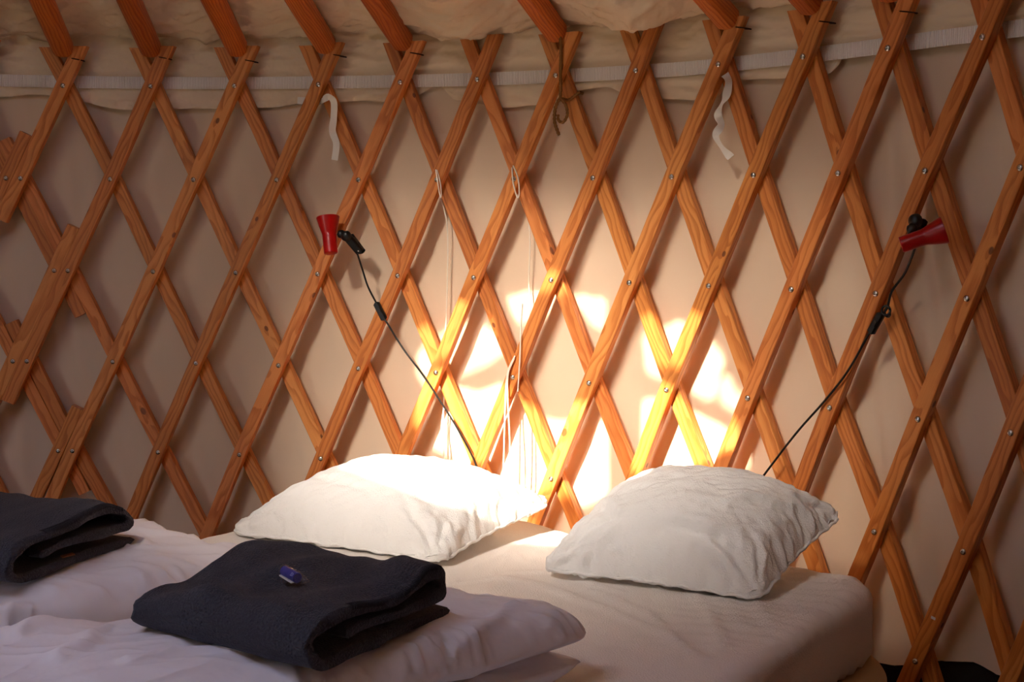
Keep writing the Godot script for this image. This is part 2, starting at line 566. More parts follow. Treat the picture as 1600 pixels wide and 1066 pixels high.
func build_crown() -> void:
	var c := thing("crown_ring", Vector3(0, CROWN_Y, 0), "round wooden crown ring at the top of the yurt roof", "crown ring")
	var ring := PackedVector3Array()
	for i in 65: ring.append(cy(i * 360.0 / 64.0, CROWN_Y, 0.80))
	var side := PackedVector3Array()
	var up := PackedVector3Array()
	for i in 65:
		side.append(cy(i * 360.0 / 64.0, 0, 1.0))
		up.append(Vector3.UP)
	part("ring", sweep(ring, side, up, chamfered(0.07, 0.09, 0.01)), M.poles[0], c)
	# added mask over the crown, its gaps cut to shape the sun patches
	org = Vector3.ZERO
	var polys := []
	for o in OPEN:
		var pg := PackedVector2Array()
		for k in range(0, o.size(), 2): pg.append(Vector2(o[k], o[k + 1]))
		polys.append(pg)
	var n := 110
	var step := 1.76 / n
	var f := PackedFloat32Array()
	f.resize((n + 1) * (n + 1))
	for j in n + 1:
		for i in n + 1:
			var q := Vector2(-0.88 + i * step, -0.88 + j * step)
			f[j * (n + 1) + i] = opening_distance(q, polys) if absf(q.x) < 0.75 and absf(q.y) < 0.82 else 0.1
	var st := SurfaceTool.new()
	st.begin(Mesh.PRIMITIVE_TRIANGLES)
	for j in n:
		for i in n:
			var cq := []
			for o in [[0, 0], [1, 0], [1, 1], [0, 1]]:
				cq.append([Vector2(-0.88 + (i + o[0]) * step, -0.88 + (j + o[1]) * step), f[(j + o[1]) * (n + 1) + i + o[0]]])
			var poly := PackedVector2Array()
			for k in 4:
				var a = cq[k]
				var b = cq[(k + 1) % 4]
				if a[1] > 0: poly.append(a[0])
				if (a[1] > 0) != (b[1] > 0):
					var av: Vector2 = a[0]
					poly.append(av.lerp(b[0], a[1] / (a[1] - b[1])))
			if poly.size() < 3 or cq[0][0].length() > 0.87: continue
			for k in range(1, poly.size() - 1):
				for v in [poly[0], poly[k], poly[k + 1]]:
					st.set_normal(Vector3.UP)
					st.add_vertex(Vector3(v.x, CROWN_Y + 0.062 if v.length() > 0.1 else CROWN_Y + 0.062, v.y))
	# narrow strips added across the gaps to dim the sun patches
	var tp := SurfaceTool.new()
	tp.begin(Mesh.PRIMITIVE_TRIANGLES)
	for k in 10:
		for i in 130:
			var off := -0.91 + i * 0.014
			var hits := Geometry2D.intersect_polyline_with_polygon(PackedVector2Array([Vector2(-0.9, off - 0.36), Vector2(0.9, off + 0.36)]), polys[k])
			for hq in hits:
				var q0: Vector2 = hq[0] - Vector2(0.02, 0.008)
				var q1: Vector2 = hq[hq.size() - 1] + Vector2(0.02, 0.008)
				var sd: Vector2 = (q1 - q0).orthogonal().normalized() * [0.0036, 0.0036, 0.0032, 0.0036, 0.0008, 0.0008, 0.0040, 0.0030, 0.002, 0.002][k]
				for v in [q0 - sd, q1 - sd, q1 + sd, q0 - sd, q1 + sd, q0 + sd]:
					tp.set_normal(Vector3.UP)
					tp.add_vertex(Vector3(v.x, CROWN_Y + 0.066, v.y))
	struct("ceiling_dimming_tapes", tp.commit(), M.sun_mask_cloth)
	struct("ceiling_sun_mask", st.commit(), M.sun_mask_cloth)

# ---------------------------------------------------------------- lattice
var bolt_mesh: ArrayMesh
var bolt_slot: ArrayMesh
func slat(parent: Node, rows: Array, ths: PackedFloat32Array, front: bool, ext0: float, ext1: float, shear0: bool, mat: Material) -> void:
	# rows: row numbers that carry a bolt; ths: the angles there
	var q := PackedFloat32Array()
	var n := rows.size()
	var k0: float = rows[0] - ext0
	var k1: float = rows[n - 1] + ext1
	var steps := int(ceil((k1 - k0) / 0.3))
	var pts := PackedVector3Array()
	var rad := R + (T * 0.5 if front else T * 1.5 + 0.0005)
	for s in steps + 1:
		var x := lerpf(k0, k1, float(s) / steps)
		var th := 0.0
		if n == 1:
			th = ths[0] + (x - rows[0]) * (-2.55 if front else 2.55)
		else:
			var i := clampi(int(floor(x - rows[0])), 0, n - 2)
			var g: float = x - rows[0] - i
			if g < 0 or g > 1:
				th = lerpf(ths[i], ths[i + 1], g)
			else:
				th = cubic_interpolate(ths[i], ths[i + 1], ths[i - 1] if i > 0 else 2 * ths[i] - ths[i + 1], ths[i + 2] if i + 2 < n else 2 * ths[i + 1] - ths[i], g)
		pts.append(cy(th, H1 - (x - 1.0) * ROW, rad))
	var side := PackedVector3Array()
	var up := PackedVector3Array()
	for k in pts.size():
		var t := (pts[mini(k + 1, pts.size() - 1)] - pts[maxi(k - 1, 0)]).normalized()
		var inn := -Vector3(pts[k].x, 0, pts[k].z).normalized()
		var s := t.cross(inn).normalized()
		if s.x < 0 and s.dot(Vector3(-inn.z, 0, inn.x)) < 0: s = -s
		side.append(s)
		up.append(inn)
		pts[k] += s * 0.0025 * (1.0 if front else -0.4)
	if shear0:
		var t := (pts[1] - pts[0]).normalized()
		side[0] = side[0] - t * side[0].y / t.y
	var off := rng.randf()
	var m := sweep(pts, side, up, chamfered(W * rng.randf_range(0.96, 1.05), T, 0.0013), off * 7.0, rng.randf() * 3.0)
	var node := part("slat", m, mat, parent)
	if not front: return
	for k in n:
		var b := MeshInstance3D.new()
		b.name = "bolt"
		b.mesh = bolt_mesh
		b.material_override = M.chrome
		var inn := -cy(ths[k], 0, 1.0)
		var tq := Basis(Vector3.UP.cross(inn).normalized(), Vector3.UP, inn)
		b.transform = Transform3D(tq.rotated(inn, rng.randf() * 6.0), cy(ths[k], H1 - (rows[k] - 1.0) * ROW, R) - org)
		node.add_child(b, true)

func build_lattice() -> void:
	org = Vector3.ZERO
	# bolt: a flat washer edge, a dome and a socket
	var st := PackedVector2Array([Vector2(-0.001, 0.0), Vector2(-0.001, 0.0074), Vector2(0.0008, 0.0074), Vector2(0.0022, 0.0066), Vector2(0.0036, 0.0048), Vector2(0.0041, 0.0030), Vector2(0.0040, 0.0026), Vector2(0.0018, 0.0022), Vector2(0.0016, 0.0)])
	bolt_mesh = lathe(Vector3.ZERO, Vector3(0, 0, 1), st, 16)
	var at := cy(28.0, 0.0, R)
	var g := thing("lattice_panel", at, "large honey pine lattice wall panel with crossed slats behind the bed", "lattice panel", "yurt lattice panels")
	var n := 0
	for i in 16:
		# front slats, leaning right
		var last: int = [2, 4, 6][i] if i < 3 else 6
		var rows := []
		var ths := PackedFloat32Array()
		for r in range(1, last + 1):
			rows.append(r)
			ths.append(TH[r - 1][i])
		slat(g, rows, ths, true, 0.42 + 0.02 * sin(i * 3.0), 0.46 if last < 6 else 0.4, true, M.slats[(i * 5 + 2) % 6])
	for j in range(-3, 16):
		# back slats, leaning left
		var first := 1 if j >= 0 else -2 * j
		var rows := []
		var ths := PackedFloat32Array()
		for r in range(first, 7):
			var i := j + r - 1
			if i < 0 or i > 15: continue
			rows.append(r)
			ths.append(TH[r - 1][i])
		if rows.size() < 1: continue
		slat(g, rows, ths, false, 0.42, 0.4, j >= 0, M.slats[(j * 7 + 23) % 6])
	# the neighbouring panel, overlapping at the left edge of the picture
	var g2 := thing("lattice_panel", cy(-8.0, 0.0, R), "next pine lattice panel overlapping at the left edge, short slat ends", "lattice panel", "yurt lattice panels")
	for k in range(0, 9):
		# its front slats lie just left of those of the first panel
		var top: int = [2, 3, 5][k] if k < 3 else 1
		var rows := []
		var ths := PackedFloat32Array()
		for r in range(top, 7):
			rows.append(r)
			var base: Array = [[0, 2, -4.40], [1, 3, -1.72], [2, 5, -1.74]][k] if k < 3 else [0, 1, -6.2 - 5.2 * (k - 3)]
			ths.append(base[2] - (r - base[1]) * 2.60)
		if k == 1: ths = PackedFloat32Array([-1.72, -4.30, -6.90, -9.5])
		slat(g2, rows, ths, true, 0.48, 0.4, k >= 3, M.slats[(k * 5 + 1) % 6])
	for k in range(-7, 3):
		# its back slats end just past the last crossing they share
		var bot: int = [3, 5, 6][k] if k >= 0 else 6
		var rows := []
		var ths := PackedFloat32Array()
		for r in range(1, bot + 1):
			rows.append(r)
			var base: Array = [[3, -1.72], [5, -1.74], [6, -4.2]][k] if k >= 0 else [6, -4.2 + 5.2 * k]
			ths.append(base[1] + (r - base[0]) * 2.60)
		slat(g2, rows, ths, false, 0.42, 0.5, true, M.slats[(k * 7 + 21) % 6])

const POLES := [
	[-0.91, 1.516, 9.0, "dark red roof pole nearest the left edge of the picture"],
	[4.31, 1.517, 17.0, "second roof pole from the left edge, dull red"],
	[9.58, 1.516, 20.0, "third roof pole from the left, with a bright right edge"],
	[15.03, 1.519, 16.5, "fourth roof pole from the left, lit orange along its left face"],
	[19.79, 1.520, 19.0, "fifth roof pole from the left, with swirling grain"],
	[29.16, 1.520, 27.2, "orange roof pole tied with a hanging rope, near the middle"],
	[39.05, 1.515, 30.0, "roof pole above the slat with the twisted white ribbon"],
	[43.54, 1.527, 34.0, "short visible roof pole end second from the right"],
	[47.63, 1.532, 44.0, "rightmost visible roof pole end at the top edge"]]

func build_poles() -> void:
	var k := 0
	for q in POLES:
		var a := cy(q[0], q[1] + 0.024, R + 0.004)
		var b := cy(q[2], CROWN_Y, 0.78)
		var d := (b - a).normalized()
		var s := d.cross(Vector3.UP).normalized()
		var u := s.cross(d).normalized()
		org = a
		var prof := PackedVector2Array()
		for i in 16:
			var g := TAU * i / 16.0 + 0.2
			var rr := 0.0295 / maxf(absf(cos(g)), absf(sin(g)))
			rr = minf(rr, 0.0325)
			prof.append(Vector2(cos(g), sin(g)) * rr)
		var pts := PackedVector3Array([a - d * 0.012, a, a + d * 0.3, a + d * 1.2, b])
		var sc := [0.78, 0.97, 1.0, 1.0, 0.95]
		var side := PackedVector3Array()
		var up := PackedVector3Array()
		for i in 5:
			side.append(s * sc[i])
			up.append(u * sc[i])
		solo("roof_pole", sweep(pts, side, up, prof, k * 0.37, k * 0.21, 0.8, 5.0), M.poles[k % 3], a, q[3], "roof pole", "roof poles")
		k += 1
	# the next poles on either side, just out of the picture
	for q in [[-6.1, "roof pole just beyond the left edge of the picture"], [-11.3, "second roof pole beyond the left edge"], [52.2, "roof pole just beyond the top right corner"], [57.0, "second roof pole beyond the top right corner"], [62.0, "third roof pole beyond the top right corner"]]:
		var a := cy(q[0], 1.544, R + 0.004)
		org = a
		solo("roof_pole", bar(a, cy(q[0], CROWN_Y, 0.78), Vector3.UP, 0.059, 0.059, 0.013), M.poles[1], a, q[1], "roof pole", "roof poles")

# ---------------------------------------------------------------- strap, ribbons, ropes
func cyl_path(a: Array) -> PackedVector3Array:
	var p := PackedVector3Array()
	for k in range(0, a.size(), 3): p.append(cy(a[k], a[k + 1], a[k + 2]))
	return p

func build_ties() -> void:
	# the white tension strap
	var p := PackedVector3Array()
	var wide := PackedVector3Array()
	for i in 171:
		var th := lerpf(-30.0, 80.0, i / 170.0)
		var y := 1.452
		for q in [[-4.6, 1.452, 13.9, 1.446], [13.9, 1.446, 25.8, 1.440], [25.8, 1.440, 36.4, 1.437], [36.4, 1.437, 49.6, 1.451], [49.6, 1.451, 90.0, 1.455]]:
			if th >= q[0] and th < q[2]: y = lerpf(q[1], q[3], (th - q[0]) / (q[2] - q[0]))
		p.append(cy(th, y, R + 0.0542))
		wide.append(Vector3.UP)
	org = cy(25.0, 1.44, R + 0.05)
	solo("tension_strap", flat_strip(p, wide, 0.0172, 0.0016), M.strap_ribbed, org, "white ribbed webbing strap running along the top of the wall", "strap")

	# ribbons
	p = smooth_path(cyl_path([12.89, 1.396, 2.811, 13.64, 1.394, 2.811, 14.5, 1.390, 2.790, 14.86, 1.389, 2.759, 15.30, 1.398, 2.756, 15.50, 1.385, 2.770, 15.43, 1.341, 2.776, 15.34, 1.306, 2.777, 15.56, 1.271, 2.779, 15.44, 1.226, 2.780]), 5)
	wide = PackedVector3Array()
	for k in p.size():
		var f := float(k) / (p.size() - 1)
		var h := Vector3(0.35, 1, 0).lerp(Vector3(1, 0.25, 0.3), smoothstep(0.38, 0.5, f))
		h = h.rotated(Vector3.UP, 0.7 * exp(-pow((f - 0.76) / 0.06, 2.0)))
		wide.append(h)
	org = p[0]
	solo("ribbon", flat_strip(p, wide, 0.0098, 0.0008), M.ribbon, org, "short flat white ribbon hanging by the fourth slat top", "ribbon", "white tie ribbons")
	p = smooth_path(cyl_path([38.85, 1.411, 2.778, 39.12, 1.392, 2.774, 39.00, 1.360, 2.774, 38.76, 1.338, 2.772, 38.62, 1.315, 2.770, 38.75, 1.292, 2.775, 38.55, 1.267, 2.768, 38.89, 1.236, 2.772, 39.33, 1.214, 2.776]), 6)
	wide = PackedVector3Array()
	for k in p.size():
		var f := float(k) / (p.size() - 1)
		wide.append(Vector3(1, 0.15, 0.45).rotated(Vector3.UP, 0.85 * sin(f * 13.0)))
	org = p[0]
	solo("ribbon", flat_strip(p, wide, 0.0098 * 1.0, 0.0008), M.ribbon, org, "long twisted white ribbon hanging at the upper right", "ribbon", "white tie ribbons")

	# rope under the middle pole
	var rp := thing("hanging_rope", cy(29.5, 1.37, R - 0.005), "brown rope tied under the middle roof pole, ends dangling", "rope")
	part("rope_strand", twisted(smooth_path(cyl_path([29.2, 1.56, 2.735, 29.53, 1.534, 2.750, 29.58, 1.493, 2.755, 29.56, 1.445, 2.756, 29.57, 1.397, 2.757, 29.54, 1.372, 2.758]), 4), 0.0042), M.twine, rp)
	part("rope_end", twisted(smooth_path(cyl_path([29.50, 1.374, 2.757, 29.25, 1.349, 2.758, 29.20, 1.316, 2.760, 29.38, 1.292, 2.760, 29.48, 1.281, 2.760]), 4), 0.0044), M.twine, rp)
	part("rope_loop", twisted(smooth_path(cyl_path([29.55, 1.374, 2.757, 29.86, 1.356, 2.760, 29.93, 1.332, 2.762, 29.70, 1.314, 2.762, 29.42, 1.319, 2.762, 29.37, 1.334, 2.762]), 4), 0.004), M.twine, rp)
	part("rope_wrap", twisted(smooth_path(cyl_path([29.50, 1.376, 2.758, 29.75, 1.372, 2.783, 30.15, 1.382, 2.783, 30.36, 1.390, 2.790, 30.3, 1.390, 2.812]), 4), 0.004), M.twine, rp)

	# twine that lashes each pole to its crossing
	var words := ["at the far left", "under the second pole", "under the third pole", "under the fourth pole", "under the fifth pole", "", "beside the twisted ribbon's slat top", "second from the right", "at the far right top"]
	for k in POLES.size():
		if k == 5: continue
		var th: float = POLES[k][0]
		var y := H1 + 0.075 + 0.006 * sin(k * 2.3)
		var q := PackedVector3Array()
		for s in 21:
			var g := TAU * s / 20.0
			q.append(cy(th + 0.44 * cos(g) + 0.74, y - 0.004 * cos(g), R + T * 0.5 - 0.0142 * sin(g)))
		org = q[0]
		solo("twine_tie", tube(q, 0.0016, 6), M.twine_dark, org, "dark twine lashed round a slat top, " + words[k], "twine", "twine lashings")

	# a scrap of white paper stuck to a slat
	var pt := cy(50.95, 0.2215, R - 0.0008)
	org = pt
	solo("paper_tab", bar(cy(50.84, 0.2225, R - 0.0006), cy(51.06, 0.2205, R - 0.0012), -cy(50.95, 0, 1.0), 0.006, 0.0008, 0.0002), M.white, pt, "tiny white paper scrap on a slat at the lower right", "paper")
	# thin white cords hanging on the lattice
	var cords := [
		["slack_cord", [21.96, 1.197, 2.757, 22.09, 1.163, 2.756, 22.25, 1.123, 2.757, 22.31, 1.13, 2.757, 22.25, 1.16, 2.757, 22.04, 1.196, 2.757], 0.0016, "white cord loop round the slat crossing above the left lamp cord", false],
		["slack_cord", [26.67, 1.200, 2.757, 26.75, 1.161, 2.756, 27.00, 1.123, 2.757, 27.13, 1.132, 2.757, 27.04, 1.172, 2.757, 26.74, 1.205, 2.757], 0.0019, "doubled white cord loop round a slat crossing left of the rope", false],
		["slack_cord", [21.82, 1.117, 2.806, 22.14, 1.033, 2.815, 22.08, 0.822, 2.818, 21.93, 0.680, 2.818, 21.91, 0.428, 2.818, 21.91, 0.34, 2.815], 0.0019, "thin cream cord running straight down the lining on the left", true],
		["slack_cord", [26.85, 1.137, 2.806, 27.19, 1.035, 2.815, 27.14, 0.899, 2.818, 27.23, 0.831, 2.818, 27.11, 0.693, 2.818, 27.16, 0.449, 2.818, 27.13, 0.34, 2.815], 0.0019, "thin cream cord running down the lining behind the loose white cords", true],
		["slack_cord", [27.39, 0.842, 2.757, 27.33, 0.765, 2.754, 27.30, 0.697, 2.753, 27.16, 0.607, 2.756], 0.0019, "short white cord in front of the slat, ending at the crossing", true],
		["slack_cord", [26.95, 0.702, 2.757, 26.52, 0.652, 2.754, 26.42, 0.556, 2.752, 26.37, 0.391, 2.750, 26.37, 0.34, 2.750], 0.0022, "left one of the two white cords hanging behind the left pillow", true],
		["slack_cord", [26.93, 0.696, 2.757, 26.60, 0.654, 2.752, 26.57, 0.591, 2.752, 26.71, 0.488, 2.752, 26.77, 0.392, 2.750, 26.78, 0.34, 2.750], 0.0022, "right one of the two white cords hanging behind the left pillow", true],
		["slack_cord", [22.04, 0.538, 2.806, 21.96, 0.484, 2.800, 22.09, 0.431, 2.800, 22.13, 0.36, 2.800], 0.0022, "short white cord end behind the left pillow near the lamp cord", true],
		["slack_cord", [27.42, 0.56, 2.806, 27.36, 0.484, 2.800, 27.40, 0.40, 2.800, 27.38, 0.34, 2.800], 0.0020, "white cord close to the lining at the end of the left pillow", true]]
	for c in cords:
		var path := smooth_path(cyl_path(c[1]), 6)
		org = path[0]
		solo(c[0], tube(path, c[2], 6), M.cord, org, c[3], "cord", "white cords on the lattice")

func twisted(p: PackedVector3Array, r: float) -> ArrayMesh:
	# two strands laid into one rope
	p = smooth_path(p, 4)
	var fr := frames(p)
	var out := PackedVector3Array()
	var n := 12
	var l := 0.0
	for k in p.size():
		if k > 0: l += p[k].distance_to(p[k - 1])
		for i in n + 1:
			var a := TAU * i / n
			var lobe := r * (0.72 + 0.38 * absf(cos(a - l * 330.0)))
			if k == 0 or k == p.size() - 1: lobe *= 0.3
			out.append(p[k] + fr[k][1] * cos(a) * lobe + fr[k][2] * sin(a) * lobe)
	return grid(out, n + 1, p.size(), true, true)

# ---------------------------------------------------------------- bed
func rrect(f: float, ha: float, hb: float, rc: float) -> Vector2:
	# a point on a rounded rectangle, f from 0 to 1 round it
	var sa := 2 * (ha - rc)
	var sb := 2 * (hb - rc)
	var arc := PI * 0.5 * rc
	var l := f * (2 * sa + 2 * sb + 4 * arc)
	var c := Vector2(ha - rc, -(hb - rc))
	var dirs := [[sb, Vector2(0, 1), Vector2(1, 0)], [sa, Vector2(-1, 0), Vector2(0, 1)], [sb, Vector2(0, -1), Vector2(-1, 0)], [sa, Vector2(1, 0), Vector2(0, -1)]]
	for d in dirs:
		if l <= d[0]: return c + d[1] * l + d[2] * rc
		l -= d[0]
		c += d[1] * d[0]
		if l <= arc:
			var g: float = l / rc
			return c + d[2] * rc * cos(g) + d[1] * rc * sin(g)
		l -= arc
	return Vector2(ha, -(hb - rc))

# a soft slab lying on the bed: prof holds (distance out from the inset outline, height), downwards
func slab(mid: Vector2, turn: float, ha: float, hb: float, rc: float, inset: float, prof: Array, around: int, rings: int, bulge: float, disp: Callable, shear := Vector2.ZERO, pivot := Vector2.ZERO) -> ArrayMesh:
	var p := PackedVector3Array()
	var nu := around + 1
	var y1: float = prof[0].y
	for j in rings + prof.size():
		for i in nu:
			var f := float(i % around) / around
			var q := rrect(f, ha - inset, hb - inset, maxf(rc - inset, 0.01))
			var y := y1
			if j < rings:
				var t := float(j) / rings
				t = t * (2.0 - t) if rings < 50 else t
				q *= t
				y = y1 + bulge * (1.0 - t * t)
			else:
				var e: Vector2 = prof[j - rings]
				var o := rrect(f, ha - inset + maxf(e.x, 0.0), hb - inset + maxf(e.x, 0.0), maxf(rc - inset + maxf(e.x, 0.0), 0.01))
				q = o
				y = e.y
			q = q.rotated(turn) + mid
			q += Vector2(shear.x * (q.y - pivot.y), shear.y * (q.x - pivot.x))
			p.append(bed(q.x, q.y, y))
	var nv := rings + prof.size()
	var nn := grid_normals(p, nu, nv, true, false)
	if nn[nu * 2].y < 0:
		for k in nn.size(): nn[k] = -nn[k]
	for i in nu: nn[i] = Vector3.UP
	for k in p.size():
		var q := to_ab(p[k])
		p[k] += nn[k] * disp.call(q.x, q.y, p[k].y, nn[k], float(k % nu % around) / around)
	var up_flip := (p[nu * 3 + 1] - p[nu * 3]).cross(p[nu * 4] - p[nu * 3]).y < 0
	return grid(p, nu, nv, true, up_flip, PackedVector2Array(), Vector3.UP)

func ridge(x: float) -> float:
	return 1.0 - absf(x)

func pillow_mesh(c: Array, top: float, low: float, seed_: int, creases: Array) -> ArrayMesh:
	# c: the four corners (left front, right front, right back, left back) as (a, b, y)
	var around := 240
	var nu := around + 1
	var rings := 54
	var p := PackedVector3Array()
	var uvs := []
	for j in rings * 2 + 1:
		var s := float(j) / rings
		var t := s if s <= 1.0 else 2.0 - s
		t = sin(t * PI * 0.5)
		for i in nu:
			var q := rrect(float(i % around) / around, 1.0, 1.0, 0.20) * t
			var u := q.x
			var v := q.y
			var th := pow(maxf(1.0 - pow(absf(u), 2.6), 0.0), 0.62) * pow(maxf(1.0 - pow(absf(v), 2.6), 0.0), 0.62)
			var uu := u * (1.0 - 0.07 * (1.0 - v * v) * absf(u))
			var vv := v * (1.0 - 0.07 * (1.0 - u * u) * absf(v))
			var fa := (uu + 1.0) * 0.5
			var fb := (vv + 1.0) * 0.5
			var x: Vector3 = (c[0] as Vector3).lerp(c[1], fa).lerp((c[3] as Vector3).lerp(c[2], fa), 1.0 - fb)
			var y := x.z + (th * top if s <= 1.0 else -th * low)
			p.append(bed(x.x, x.y, y))
			uvs.append(Vector2(u, v))
	var nv := rings * 2 + 1
	var nn := grid_normals(p, nu, nv, true, false)
	if nn[nu * 3].y < 0:
		for k in nn.size(): nn[k] = -nn[k]
	for i in nu:
		nn[i] = Vector3.UP
		nn[(nv - 1) * nu + i] = Vector3.DOWN
	for k in p.size():
		var u: float = uvs[k].x
		var v: float = uvs[k].y
		var d := 0.006 * n3.get_noise_2d(u * 2.2 + seed_, v * 2.2)
		d += 0.004 * n1.get_noise_2d(u * 5.0 + seed_ * 3.0, v * 5.0 + u * 3.0)
		# creases that fan out of the corners
		for cr in [[-1, -1], [1, -1], [1, 1], [-1, 1]]:
			var dx: float = u - cr[0] * 1.02
			var dy: float = v - cr[1] * 1.02
			var rr := sqrt(dx * dx + dy * dy)
			if rr < 0.95:
				var g := atan2(dy, dx)
				d += 0.0042 * sin(g * 13.0 + 3.0 * n2.get_noise_2d(rr * 3.0 + seed_, g * 2.0)) * smoothstep(0.95, 0.3, rr) * smoothstep(0.0, 0.25, rr)
		# seam at the edge
		var e := maxf(absf(u), absf(v))
		d += 0.0022 * sin((u - v) * 30.0 + 4.0 * n2.get_noise_2d(u * 4.0, v * 4.0 + seed_)) * smoothstep(0.72, 0.97, e)
		for q in creases:
			var w := Vector2(u, v) - (q[0] as Vector2)
			var along := w.dot((q[1] as Vector2).normalized())
			var across := w.dot((q[1] as Vector2).normalized().orthogonal()) + 0.05 * sin(along * 6.0)
			d -= q[2] * exp(-pow(across / 0.05, 2.0)) * smoothstep(q[3], q[3] * 0.4, absf(along))
			d += q[2] * 0.6 * exp(-pow((across - 0.1) / 0.06, 2.0)) * smoothstep(q[3], q[3] * 0.4, absf(along))
		p[k] += nn[k] * d
	var fl := (p[nu * 3 + 1] - p[nu * 3]).cross(p[nu * 4] - p[nu * 3]).y < 0
	return grid(p, nu, nv, true, fl, PackedVector2Array(), Vector3.UP, Vector3.DOWN)

func pillow_piping(c: Array) -> ArrayMesh:
	var p := PackedVector3Array()
	for i in 121:
		var q := rrect(float(i % 120) / 120.0, 1.0, 1.0, 0.20)
		var uu := q.x * (1.0 - 0.07 * (1.0 - q.y * q.y) * absf(q.x))
		var vv := q.y * (1.0 - 0.07 * (1.0 - q.x * q.x) * absf(q.y))
		var fa := (uu + 1.0) * 0.5
		var fb := (vv + 1.0) * 0.5
		var x: Vector3 = (c[0] as Vector3).lerp(c[1], fa).lerp((c[3] as Vector3).lerp(c[2], fa), 1.0 - fb)
		p.append(bed(x.x, x.y, x.z + 0.002 * sin(i * 1.7)))
	return tube(p, 0.0035, 8)

# creases in the fitted sheet, as (across, along) pairs on the bed
const CREASES := [
	[-0.013, -1.972, 0.052, -2.062, 0.170, -2.051, 0.359, -1.981, 0.568, -1.887],
	[0.439, -2.179, 0.534, -2.061, 0.629, -1.924],
	[0.493, -2.197, 0.621, -2.033],
	[0.552, -2.215, 0.649, -2.076],
	[0.594, -2.272, 0.656, -2.190],
	[0.275, -2.074, 0.427, -2.007, 0.615, -1.842],
	[0.051, -2.109, 0.150, -2.153, 0.306, -2.096],
	[-0.036, -2.045, -0.051, -2.230, -0.063, -2.403]]

func build_bed() -> void:
	# under-mattress and mattress with a fitted sheet
	org = bed(0.01, -1.5, 0.0)
	var prof := []
	for k in 9: prof.append(Vector2(0.045 * sin(k * PI / 16.0), 0.175 - 0.045 * (1.0 - cos(k * PI / 16.0))))
	prof.append_array([Vector2(0.045, 0.08), Vector2(0.045, 0.02), Vector2(0.03, 0.001)])
	solo("under_mattress", slab(Vector2(0.01, -1.52), 0.0, 0.735, 1.025, 0.13, 0.045, prof, 260, 12, 0.0, func(a, b, _y, _n, _f): return 0.004 * n3.get_noise_2d(a * 3.0, b * 3.0)), M.base, org, "ochre covered lower mattress under the white one", "mattress")
	prof = []
	for k in 13: prof.append(Vector2(0.040 * sin(k * PI / 24.0), BED - 0.040 * (1.0 - cos(k * PI / 24.0))))
	for k in 8: prof.append(Vector2(0.040 + 0.004 * sin(k * 0.4), lerpf(BED - 0.040, 0.195, (k + 1) / 8.0)))
	prof.append_array([Vector2(0.032, 0.182), Vector2(0.01, 0.178)])
	var sheet := func(a: float, b: float, y: float, n: Vector3, _f: float) -> float:
		var d := 0.003 * n3.get_noise_2d(a * 2.0, b * 2.0)
		# gathers of the sheet at the right edge near the head
		var near := smoothstep(0.40, 0.66, a) * smoothstep(-1.75, -2.2, b) * n.y
		d += 0.0048 * sin(b * 150.0 + a * 42.0 + 4.0 * n2.get_noise_2d(a * 4.0, b * 4.0)) * near
		# long shallow creases running out from under the right pillow
		var q := Vector2(a + 0.006 * n2.get_noise_2d(a * 8.0, b * 8.0), b + 0.006 * n1.get_noise_2d(a * 8.0, b * 8.0))
		if b > -2.45 and b < -1.7:
			for c in CREASES:
				var best := 9.0
				for k in range(0, c.size() - 2, 2):
					best = minf(best, q.distance_to(Geometry2D.get_closest_point_to_segment(q, Vector2(c[k], c[k + 1]), Vector2(c[k + 2], c[k + 3]))))
				d += 0.0052 * exp(-pow(best / 0.011, 2.0)) * n.y
		d += 0.0025 * pow(ridge(n1.get_noise_2d(a * 7.0 - b * 5.0, b * 2.0 + a * 2.0)), 5.0) * n.y
		# a dip between the two sleepers' places
		d -= 0.012 * exp(-pow((a + 0.02) / 0.09, 2.0)) * n.y
		d += 0.004 * n3.get_noise_2d(a * 5.0, y * 9.0 + b * 2.0) * (1.0 - n.y)
		return d
	org = bed(0.01, -1.5, 0.178)
	var mt := thing("mattress", org, "double mattress in a white fitted sheet against the lattice", "mattress")
	part("fitted_sheet", slab(Vector2(0.01, -1.51), 0.0, 0.70, 1.0, 0.10, 0.040, prof, 420, 90, 0.0, sheet), M.sheet, mt)

	# pillows
	var pc := [Vector3(-0.635, -1.935, 0.343), Vector3(-0.076, -2.032, 0.340), Vector3(-0.062, -2.45, 0.395), Vector3(-0.61, -2.41, 0.40)]
	org = bed(-0.35, -2.2, 0.33)
	var pw := thing("pillow", org, "white pillow on the left, top half in bright sunlight", "pillow", "bed pillows")
	part("pillowcase", pillow_mesh(pc, 0.125, 0.03, 3, [[Vector2(0.3, 0.3), Vector2(1, 0.7), 0.006, 0.5], [Vector2(-0.3, 0.5), Vector2(1, 0.1), 0.004, 0.6]]), M.pillow, pw)
	part("piping", pillow_piping(pc), M.pillow, pw)
	pc = [Vector3(0.135, -2.08, 0.350), Vector3(0.578, -2.185, 0.340), Vector3(0.610, -2.54, 0.445), Vector3(0.115, -2.445, 0.43)]
	org = bed(0.36, -2.3, 0.33)
	pw = thing("pillow", org, "plump white pillow on the right, mostly in grey shade", "pillow", "bed pillows")
	part("pillowcase", pillow_mesh(pc, 0.142, 0.03, 8, [[Vector2(-0.6, 0.55), Vector2(1, 0.6), 0.010, 0.4], [Vector2(0.3, 0.75), Vector2(1, -0.25), 0.009, 0.4], [Vector2(0.75, 0.0), Vector2(0.5, -1), 0.006, 0.6]]), M.pillow, pw)
	part("piping", pillow_piping(pc), M.pillow, pw)

	build_duvets()

